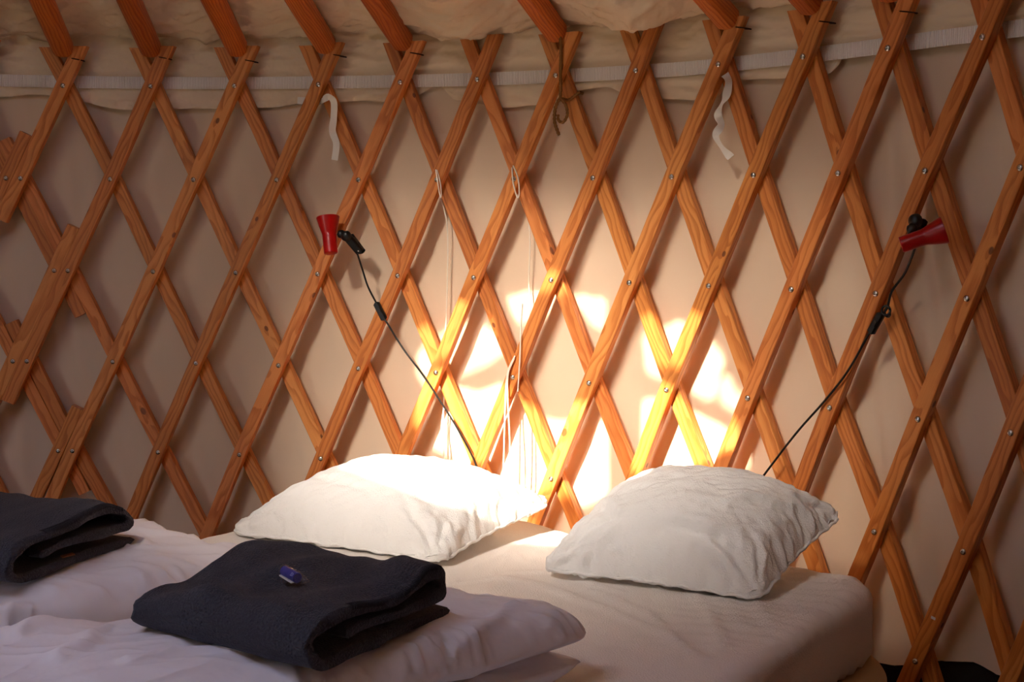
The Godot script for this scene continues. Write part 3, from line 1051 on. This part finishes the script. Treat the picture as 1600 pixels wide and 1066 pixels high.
func duvet_profile(y0: float, y1: float, out: float, notch: float) -> Array:
	var prof := []
	var mid := (y0 + y1) * 0.5
	var h := (y1 - y0) * 0.5
	for k in 33:
		var g := PI * k / 32.0
		var o := out * pow(sin(g), 0.75)
		o *= 1.0 - notch * exp(-pow((g - 1.75) / 0.16, 2.0))
		prof.append(Vector2(o, mid + h * cos(g)))
	return prof

func build_duvets() -> void:
	var puff := func(seed_: float, amp: float, dir: Vector2, folds: Array) -> Callable:
		return func(a: float, b: float, y: float, n: Vector3, f: float) -> float:
			var u := a * dir.x + b * dir.y
			var v := -a * dir.y + b * dir.x
			var wq := 0.10 * n1.get_noise_2d(a * 1.6 + seed_, b * 1.6)
			var d := amp * 1.4 * n3.get_noise_2d(a * 2.2 + seed_, b * 2.2)
			# long soft folds and a few sharper ones
			d += amp * 0.9 * n2.get_noise_2d((u + wq) * 5.0 + seed_, v * 1.5)
			d += amp * 0.55 * pow(ridge(n1.get_noise_2d((u + wq) * 4.5 + seed_ * 2.0, v * 1.2)), 7.0)
			d += amp * 0.25 * pow(ridge(n2.get_noise_2d((u - wq) * 8.0, v * 2.5 + seed_)), 6.0)
			var q := Vector2(a + 0.02 * n2.get_noise_2d(a * 6.0, b * 6.0), b + 0.02 * n1.get_noise_2d(a * 6.0, b * 6.0))
			for c in folds:
				var best := 9.0
				for k in range(0, c.size() - 2, 2):
					best = minf(best, q.distance_to(Geometry2D.get_closest_point_to_segment(q, Vector2(c[k], c[k + 1]), Vector2(c[k + 2], c[k + 3]))))
				d += 0.010 * exp(-pow(best / 0.014, 2.0)) * maxf(n.y, 0.0)
			# pleats where the cover turns over the edge
			var turn_ := smoothstep(0.99, 0.8, n.y) * smoothstep(-0.1, 0.45, n.y)
			var pl := ridge(n1.get_noise_2d(f * 95.0 + seed_, y * 9.0 + 2.0))
			d += amp * 1.3 * (pow(pl, 3.0) - 0.3) * turn_ * smoothstep(-0.25, 0.35, n3.get_noise_2d(f * 22.0, seed_))
			d += amp * 0.3 * n2.get_noise_3d(a * 5.0, b * 5.0, y * 10.0) * (1.0 - absf(n.y))
			return d
	org = bed(-0.4, -1.05, BED)
	var dl := thing("duvet", org, "folded white duvet on the left side of the bed, under a blanket", "duvet", "folded duvets")
	part("duvet_cover", slab(Vector2(-0.44, -1.04), 0.0, 0.30, 0.59, 0.12, 0.085, duvet_profile(BED - 0.002, 0.450, 0.085, 0.0), 380, 90, 0.012, puff.call(2.0, 0.017, Vector2(0.75, 0.66), [[-0.230, -1.331, -0.173, -1.359, -0.035, -1.337], [-0.193, -1.083, -0.201, -1.227, -0.131, -1.306], [-0.235, -1.007, -0.225, -1.101, -0.20, -1.211, -0.19, -1.254], [-0.428, -1.312, -0.413, -1.423, -0.326, -1.471]]), Vector2(-0.12, -0.12), Vector2(-0.3, -1.6)), M.duvet, dl)
	org = bed(0.22, -1.08, BED)
	var dr := thing("duvet", org, "folded white duvet in the foreground, its rounded fold facing right", "duvet", "folded duvets")
	part("duvet_cover", slab(Vector2(0.295, -1.08), 0.0, 0.25, 0.62, 0.10, 0.080, duvet_profile(BED - 0.002, 0.464, 0.080, 0.6), 420, 90, 0.004, puff.call(7.0, 0.0115, Vector2(0.9, 0.43), [[-0.008, -0.991, -0.028, -1.078, -0.046, -1.164], [0.122, -0.961, 0.065, -1.096, 0.108, -1.164], [0.215, -1.0, 0.246, -1.113, 0.295, -1.149], [0.466, -1.228, 0.452, -1.417, 0.433, -1.558], [0.447, -1.185, 0.426, -1.345, 0.383, -1.460]]), Vector2(-0.27, -0.42), Vector2(0.56, -1.68)), M.duvet, dr)

	# blankets
	org = bed(0.24, -1.29, 0.45)
	var br := thing("wool_blanket", org, "folded charcoal wool blanket in front with a small blue packet on it", "blanket", "folded wool blankets")
	blanket(br, bed(0.258, -1.264, 0.472), E1.rotated(Vector3.UP, 0.05), 0.160, 0.150, 0.072, 4.0, 0.012)
	org = bed(-0.5, -1.25, 0.45)
	var bl := thing("wool_blanket", org, "folded charcoal wool blanket at the far left with a tan tag", "blanket", "folded wool blankets")
	blanket(bl, bed(-0.49, -1.235, 0.466), E1.rotated(Vector3.UP, 0.25), 0.21, 0.15, 0.078, 9.0, 0.008)
	part("tag_label", bar(bed(-0.290, -1.262, 0.484), bed(-0.284, -1.283, 0.486), Vector3.UP, 0.012, 0.002, 0.0005), M.leather, bl, "small tan leather tag")

	# the packet: a blue rolled sleeve in a clear wrapper
	var c := bed(0.272, -1.240, 0.5525)
	org = c
	var k := thing("wrapped_packet", c, "small blue printed roll in clear plastic lying on the front blanket", "packet")
	var d := (bed(0.302, -1.230, 0.5515) - c).normalized()
	var s0 := c - d * 0.022
	part("sleeve", lathe(s0, c, PackedVector2Array([Vector2(0, 0), Vector2(0, 0.0066), Vector2(0.0010, 0.0074), Vector2(0.040, 0.0074), Vector2(0.041, 0.0066), Vector2(0.041, 0)]), 24), M.blue, k)
	var side := d.cross(Vector3.UP).normalized()
	part("paper", bar(s0 + side * 0.0055 - Vector3(0, 0.0056, 0), s0 + d * 0.039 + side * 0.0065 - Vector3(0, 0.0058, 0), Vector3.UP, 0.006, 0.002, 0.0004), M.white, k)
	var film := PackedVector3Array()
	for j in 26:
		for i in 13:
			var f := j / 25.0
			var g := TAU * i / 12.0
			var flat_ := smoothstep(0.72, 1.0, f)
			var rr := 0.0088 + 0.0016 * n2.get_noise_2d(i % 12 * 2.2, f * 19.0)
			film.append(s0 - d * 0.002 + d * f * 0.061 + side * cos(g) * rr * (1.0 + 0.25 * flat_) + Vector3(0, sin(g) * rr * (1.0 - 0.75 * flat_) - 0.001 * flat_, 0))
	part("wrapper", grid(film, 13, 26, true, true), M.film, k)
	var font := SystemFont.new()
	font.font_names = PackedStringArray(["Droid Sans"])
	var words := TextMesh.new()
	words.font = font
	words.text = "CE"
	words.font_size = 32
	words.pixel_size = 0.0002
	words.depth = 0.0002
	var tx := part("print", words, M.print_, k)
	var outn := (side * 0.75 + Vector3.UP * 0.66).normalized()
	tx.transform = Transform3D(Basis(-d, outn.cross(-d).normalized(), outn), (d * 0.0125 + outn * 0.0075))

func blanket(o: Node3D, at: Vector3, axis: Vector3, half: float, depth: float, tall: float, seed_: float, wave: float) -> void:
	# a folded blanket: one thick cloth wound front to back, its open edge at the +axis end
	var back := axis.cross(Vector3.UP).normalized()   # away from the viewer
	if back.dot(E2) > 0: back = -back
	var th := 0.0075          # half thickness of the cloth
	# centre line in (x = towards the viewer, y = up)
	var c := PackedVector2Array()
	var yt := tall - th
	var yb := th
	var rf := (yt - yb) * 0.5
	for k in 22: c.append(Vector2(lerpf(-depth, depth - rf, k / 21.0), yb))
	for k in range(1, 14):
		var g := -PI / 2 + PI * k / 14.0
		c.append(Vector2(depth - rf + rf * 1.15 * cos(g), yb + rf + rf * sin(g)))
	for k in 26: c.append(Vector2(lerpf(depth - rf, -depth + 0.02, k / 25.0), yt))
	var ym := tall * 0.5
	var rb := (yt - ym) * 0.5
	for k in range(1, 10):
		var g := PI / 2 + PI * k / 10.0
		c.append(Vector2(-depth + 0.02 + rb * cos(g), yt - rb + rb * sin(g)))
	for k in 18: c.append(Vector2(lerpf(-depth + 0.02, depth - 0.075, k / 17.0), ym - 0.004 * sin(k * 0.4)))
	# closed outline of the cloth
	var outer := PackedVector2Array()
	var inner := PackedVector2Array()
	for k in c.size():
		var t := (c[mini(k + 1, c.size() - 1)] - c[maxi(k - 1, 0)]).normalized()
		var nrm := Vector2(t.y, -t.x)
		outer.append(c[k] + nrm * th)
		inner.append(c[k] - nrm * th)
	var loop := outer.duplicate()
	var tip := c[c.size() - 1] + (c[c.size() - 1] - c[c.size() - 2]).normalized() * th
	loop.append(tip)
	inner.reverse()
	loop.append_array(inner)
	loop.append(c[0] + (c[0] - c[1]).normalized() * th)
	loop.append(loop[0])
	var nu := loop.size()
	var nv := 74
	var p := PackedVector3Array()
	var edge := PackedVector3Array()
	for j in nv:
		var f := float(clampi(j - 1, 0, nv - 3)) / (nv - 3)
		var z := lerpf(-half, half, f)
		for i in nu:
			var q := loop[i]
			if j == 0 or j == nv - 1:
				# close the ends of the cloth itself
				var m := c[clampi(i, 0, c.size() - 1)] if i < c.size() else c[clampi(2 * c.size() - i, 0, c.size() - 1)]
				q = m
			p.append(blanket_point(at, axis, back, q, z, tall, seed_, wave, half, depth))
	for i in range(40, 62):
		edge.append(blanket_point(at, axis, back, c[i] + Vector2(0, th), half, tall, seed_, wave, half, depth))
	part("folded_cloth", grid(p, nu, nv, true, false), M.wool, o)
	# blanket stitch along the open edge of the top layer
	var st := SurfaceTool.new()
	st.begin(Mesh.PRIMITIVE_TRIANGLES)
	var e := smooth_path(edge, 3)
	for k in range(0, e.size() - 1, 1):
		var b := tube(PackedVector3Array([e[k] - axis * 0.011 + Vector3(0, 0.0006, 0), e[k] - axis * 0.005 + Vector3(0, 0.0012, 0), e[k] + axis * 0.0012, e[k] + axis * 0.001 - Vector3(0, 0.006, 0)]), 0.0007, 5)
		st.append_from(b, 0, Transform3D.IDENTITY)
	var sm := part("edge_stitching", st.commit(), M.stitch, o)
	sm.set_meta("kind", "stuff")

func blanket_point(at: Vector3, axis: Vector3, back: Vector3, q: Vector2, z: float, tall: float, seed_: float, wave: float, half: float, depth: float) -> Vector3:
	var w := q.y / tall
	var y := q.y + wave * w * w * (n1.get_noise_2d(z * 7.0 + seed_, q.x * 4.0) * 1.2 + 0.7 * sin(q.x * 24.0 + z * 5.0 + seed_))
	# the corners of the stack droop
	y -= 0.012 * w * smoothstep(0.6, 1.0, absf(q.x) / depth) * smoothstep(0.5, 1.0, absf(z) / half)
	var x := q.x + 0.006 * n2.get_noise_2d(z * 6.0, q.y * 20.0 + seed_)
	var zz := z + 0.010 * n3.get_noise_2d(q.x * 6.0 + seed_, q.y * 25.0) * (z / half)
	zz -= 0.012 * (0.5 - w) * (1.0 if z > 0 else -1.0) * absf(z / half) * 0.3
	return at - back * x + Vector3(0, y, 0) + axis * zz

# an unseen wooden cupboard, added right of the bed to shade that side
func build_added_wardrobe() -> void:
	var d := cy(85.0, 0, 1.0)
	var t := Vector3(-d.z, 0, d.x)
	var c := d * 2.38
	var o := thing("added_wardrobe", c, "added dark orange wooden cupboard, unseen, shading the bed from the right", "added_wardrobe")
	part("body", bar(c + Vector3(0, 0.06, 0), c + Vector3(0, 1.45, 0), d, 1.0, 0.42, 0.006), M.added_wardrobe, o)
	part("top_board", bar(c - t * 0.52 + Vector3(0, 1.465, 0), c + t * 0.52 + Vector3(0, 1.465, 0), Vector3.UP, 0.46, 0.03, 0.006), M.added_wardrobe, o)
	part("plinth", bar(c - t * 0.48 + Vector3(0, 0.03, 0), c + t * 0.48 + Vector3(0, 0.03, 0), Vector3.UP, 0.38, 0.06, 0.004), M.added_wardrobe, o)
	for s in [-1, 1]:
		var f: Vector3 = c - d * 0.22 + t * 0.247 * s
		var dr := part("door", bar(f + Vector3(0, 0.09, 0), f + Vector3(0, 1.42, 0), d, 0.485, 0.02, 0.004), M.added_wardrobe, o)
		part("knob", lathe(f - d * 0.009 - t * 0.2 * s + Vector3(0, 0.75, 0), f - d * 0.05 - t * 0.2 * s + Vector3(0, 0.75, 0), PackedVector2Array([Vector2(0, 0), Vector2(0, 0.006), Vector2(0.012, 0.006), Vector2(0.018, 0.014), Vector2(0.028, 0.014), Vector2(0.031, 0)]), 16), M.added_wardrobe, dr)

# ---------------------------------------------------------------- lamps
func lamp(label: String, base: Vector3, rim: Vector3, tail: Vector3, joint: Vector3, clamp_a: Vector3, clamp_b: Vector3, cable_a: Array, sw: Array, cable_b: Array, shade_mat: Material) -> Node3D:
	var o := thing("clip_lamp", base, label, "lamp", "clip lamps on the lattice")
	var l := rim.distance_to(tail)
	var k := l / 0.10
	# shade: bell, neck and closed tail, hollow towards the rim
	part("lamp_shade", lathe(tail, rim, PackedVector2Array([Vector2(0.0, 0.0), Vector2(0.0, 0.0165 * k), Vector2(0.002 * k, 0.0185 * k), Vector2(0.052 * k, 0.0190 * k), Vector2(0.057 * k, 0.0200 * k), Vector2(0.075 * k, 0.0255 * k), Vector2(l - 0.001, 0.0312 * k), Vector2(l, 0.0308 * k), Vector2(l - 0.001, 0.0298 * k), Vector2(0.075 * k, 0.0240 * k), Vector2(0.057 * k, 0.0180 * k), Vector2(0.050 * k, 0.0120 * k), Vector2(0.050 * k, 0.0)]), 36), shade_mat, o, "red metal shade")
	var ax := (rim - tail).normalized()
	part("bulb", lathe(tail + ax * 0.050 * k, rim, PackedVector2Array([Vector2(0, 0), Vector2(0, 0.008 * k), Vector2(0.012 * k, 0.010 * k), Vector2(0.022 * k, 0.017 * k), Vector2(0.034 * k, 0.0205 * k), Vector2(0.039 * k, 0.018 * k), Vector2(0.041 * k, 0.0)]), 24), M.bulb, o)
	# vents on the neck
	var inw := (clamp_a - tail).normalized()
	var sd := ax.cross(inw).normalized()
	var out := sd.cross(ax).normalized()
	for q in 3:
		var at := tail + ax * (0.026 + q * 0.007) * k + (out * 0.82 + sd * 0.57).normalized() * 0.0187 * k
		part("vent", bar(at - ax * 0.0025 + sd * 0.003, at + ax * 0.0025 - sd * 0.003, out, 0.0016, 0.0012, 0.0003), M.black, o)
	# ball joint and arm
	part("joint", lathe(joint - ax * 0.012, joint + ax * 0.012, PackedVector2Array([Vector2(0, 0), Vector2(0.001, 0.005), Vector2(0.004, 0.0098), Vector2(0.012, 0.0125), Vector2(0.020, 0.0098), Vector2(0.023, 0.005), Vector2(0.024, 0)]), 20), M.black, o)
	part("arm", bar(joint, clamp_a, Vector3.UP, 0.014, 0.012, 0.003), M.black, o)
	# the two jaws of the clip and its spring
	var cd := (clamp_b - clamp_a).normalized()
	var inn := -Vector3(clamp_a.x, 0, clamp_a.z).normalized()
	part("clamp_jaw", bar(clamp_a - cd * 0.012, clamp_b, inn, 0.025, 0.014, 0.005), M.black, o)
	part("clamp_jaw", bar(clamp_a - cd * 0.012 - inn * 0.028 + cd * 0.004, clamp_b - inn * 0.016, inn, 0.019, 0.009, 0.003), M.black, o)
	part("clamp_spring", lathe(clamp_a + cd * 0.018 - inn * 0.012 - cd.cross(inn) * 0.013, clamp_a + cd * 0.018 - inn * 0.012 + cd.cross(inn) * 0.013, PackedVector2Array([Vector2(0, 0), Vector2(0, 0.007), Vector2(0.002, 0.009), Vector2(0.024, 0.009), Vector2(0.026, 0.007), Vector2(0.026, 0)]), 18), M.black, o)
	part("clamp_knob", lathe(clamp_a - cd * 0.004 - inn * 0.002, clamp_a - cd * 0.004 + inn * 0.016, PackedVector2Array([Vector2(0, 0), Vector2(0, 0.013), Vector2(0.003, 0.0150), Vector2(0.012, 0.0135), Vector2(0.016, 0.006), Vector2(0.0165, 0)]), 20), M.black, o)
	part("clamp_screw", lathe(clamp_b - cd * 0.008 + inn * 0.004, clamp_b - cd * 0.008 + inn * 0.012, PackedVector2Array([Vector2(0, 0), Vector2(0, 0.0032), Vector2(0.0035, 0.003), Vector2(0.0042, 0.0015), Vector2(0.0042, 0)]), 12), M.chrome, o)
	# cable and in-line switch
	part("cable", tube(smooth_path(cyl_path(cable_a), 5), 0.0027, 8), M.cable, o)
	var sa := cyl_path(sw)
	var swn := part("switch_body", bar(sa[0], sa[1], -Vector3(sa[0].x, 0, sa[0].z).normalized(), 0.0185, 0.014, 0.004), M.black, o)
	var mid := (sa[0] + sa[1]) * 0.5
	var sdir := (sa[1] - sa[0]).normalized()
	var si := -Vector3(sa[0].x, 0, sa[0].z).normalized()
	part("rocker", bar(mid - sdir * 0.007 + si * 0.0075, mid + sdir * 0.006 + si * 0.0085, si, 0.010, 0.003, 0.0008), M.cable, swn)
	part("cable", tube(smooth_path(cyl_path(cable_b), 5), 0.0027, 8), M.cable, o)
	return o

func build_lamps() -> void:
	var j := Vector3(0.769, 1.020, -2.602)
	lamp("bright red clip lamp pointing up, clamped to a slat left of centre", cy(16.9, 0.97, R), Vector3(0.730, 1.066, -2.615), Vector3(0.742, 0.967, -2.588), j, Vector3(0.786, 1.012, -2.600), Vector3(0.822, 0.968, -2.612),
		[17.36, 0.967, 2.725, 17.44, 0.925, 2.748, 17.76, 0.875, 2.753, 18.28, 0.829, 2.755], [18.24, 0.832, 2.754, 18.80, 0.783, 2.754],
		[18.78, 0.786, 2.754, 18.97, 0.775, 2.753, 20.00, 0.706, 2.751, 21.21, 0.638, 2.751, 22.41, 0.561, 2.753, 23.43, 0.493, 2.753, 24.48, 0.408, 2.756, 24.9, 0.36, 2.74], M.red)
	var r := lamp("dark red clip lamp pointing right, clamped to a slat at the right", cy(49.6, 1.03, R), Vector3(2.126, 1.047, -1.707), Vector3(2.044, 1.015, -1.731), cy(49.75, 1.048, R - 0.045), cy(49.72, 1.062, R - 0.030), cy(49.35, 1.012, R - 0.022),
		[49.75, 1.015, 2.735, 49.04, 0.957, 2.753, 48.34, 0.914, 2.757, 48.12, 0.877, 2.757, 47.89, 0.862, 2.753], [47.95, 0.866, 2.750, 47.40, 0.820, 2.750],
		[47.42, 0.823, 2.750, 47.23, 0.811, 2.751, 46.27, 0.732, 2.753, 45.11, 0.661, 2.755, 43.81, 0.588, 2.753, 42.89, 0.530, 2.751, 41.79, 0.453, 2.743, 41.5, 0.42, 2.73], M.red)
	org = r.position
	var knot := PackedVector3Array()
	for s in 41:
		var g := TAU * s / 20.0
		knot.append(cy(48.13 + 0.17 * cos(g), 0.874 + 0.009 * sin(g) - s * 0.0002, R - 0.008 - 0.010 * sin(g * 0.5) * 0.6))
	part("cable_knot", tube(knot, 0.0027, 7), M.cable, r)

# ---------------------------------------------------------------- scene
func _ready() -> void:
	rng.seed = 20240611
	var cam := Camera3D.new()
	cam.name = "camera"
	cam.projection = Camera3D.PROJECTION_PERSPECTIVE
	cam.keep_aspect = Camera3D.KEEP_HEIGHT
	cam.fov = rad_to_deg(2.0 * atan(533.0 / 1976.7))
	cam.position = Vector3(1.2414, 1.05, 0.8946)
	cam.rotation = Vector3(-0.0917, 0, 0.0086)
	cam.near = 0.05
	cam.far = 200.0
	add_child(cam)
	cam.current = true

	var sky_mat := ProceduralSkyMaterial.new()
	sky_mat.sky_top_color = Color(0.60, 0.67, 0.88)
	sky_mat.sky_horizon_color = Color(0.88, 0.90, 0.96)
	sky_mat.ground_bottom_color = Color(0.35, 0.34, 0.28)
	sky_mat.ground_horizon_color = Color(0.62, 0.64, 0.60)
	sky_mat.sky_energy_multiplier = 1.6
	sky_mat.ground_energy_multiplier = 1.2
	var sky := Sky.new()
	sky.sky_material = sky_mat
	var env := Environment.new()
	env.background_mode = Environment.BG_SKY
	env.sky = sky
	env.ambient_light_source = Environment.AMBIENT_SOURCE_SKY
	env.tonemap_mode = Environment.TONE_MAPPER_LINEAR
	env.tonemap_exposure = 3.0
	env.sdfgi_enabled = true
	env.ssao_enabled = true
	env.ssil_enabled = true
	var we := WorldEnvironment.new()
	we.name = "environment"
	we.environment = env
	add_child(we)

	var sun := DirectionalLight3D.new()
	sun.name = "sun"
	sun.light_color = Color(1.0, 0.94, 0.85)
	sun.light_energy = 2.6
	sun.light_angular_distance = 0.53
	sun.shadow_enabled = true
	add_child(sun)
	sun.look_at_from_position(Vector3(-0.37, 0.616, 0.696) * 10.0, Vector3.ZERO, Vector3.UP)

	# added wide light along the sun direction, fills a glow round the patches
	var glow_fill := DirectionalLight3D.new()
	glow_fill.name = "patch_glow_light"
	glow_fill.light_color = Color(1.0, 0.95, 0.89)
	glow_fill.light_energy = 2.6
	glow_fill.light_angular_distance = 20.0
	glow_fill.shadow_enabled = true
	add_child(glow_fill)
	glow_fill.look_at_from_position(Vector3(-0.37, 0.616, 0.696) * 10.0, Vector3.ZERO, Vector3.UP)

	for q in [[n1, 1, 2], [n2, 2, 2], [n3, 3, 3]]:
		q[0].seed = q[1]
		q[0].frequency = 1.0
		q[0].noise_type = FastNoiseLite.TYPE_SIMPLEX_SMOOTH
		q[0].fractal_octaves = q[2]
	make_materials()
	var rib := Image.create(16, 4, true, Image.FORMAT_RGB8)
	for x in 16:
		for y in 4: rib.set_pixel(x, y, Color(0.5 + 0.32 * cos(TAU * x / 16.0), 0.5, 0.9))
	M.strap_ribbed = plain(Color(0.97, 0.94, 0.90), 0.9)
	M.strap_ribbed.normal_enabled = true
	M.strap_ribbed.normal_texture = ImageTexture.create_from_image(rib)
	M.strap_ribbed.uv1_scale = Vector3(250, 1, 1)
	M.twine_dark = cloth(Color(0.20, 0.13, 0.08), null, 0.0, 12.0)
	M.print_ = plain(Color(0.75, 0.8, 0.95), 0.6)
	build_setting()
	build_lattice()
	build_poles()
	build_bed()
	build_added_wardrobe()
	build_lamps()
	build_ties()
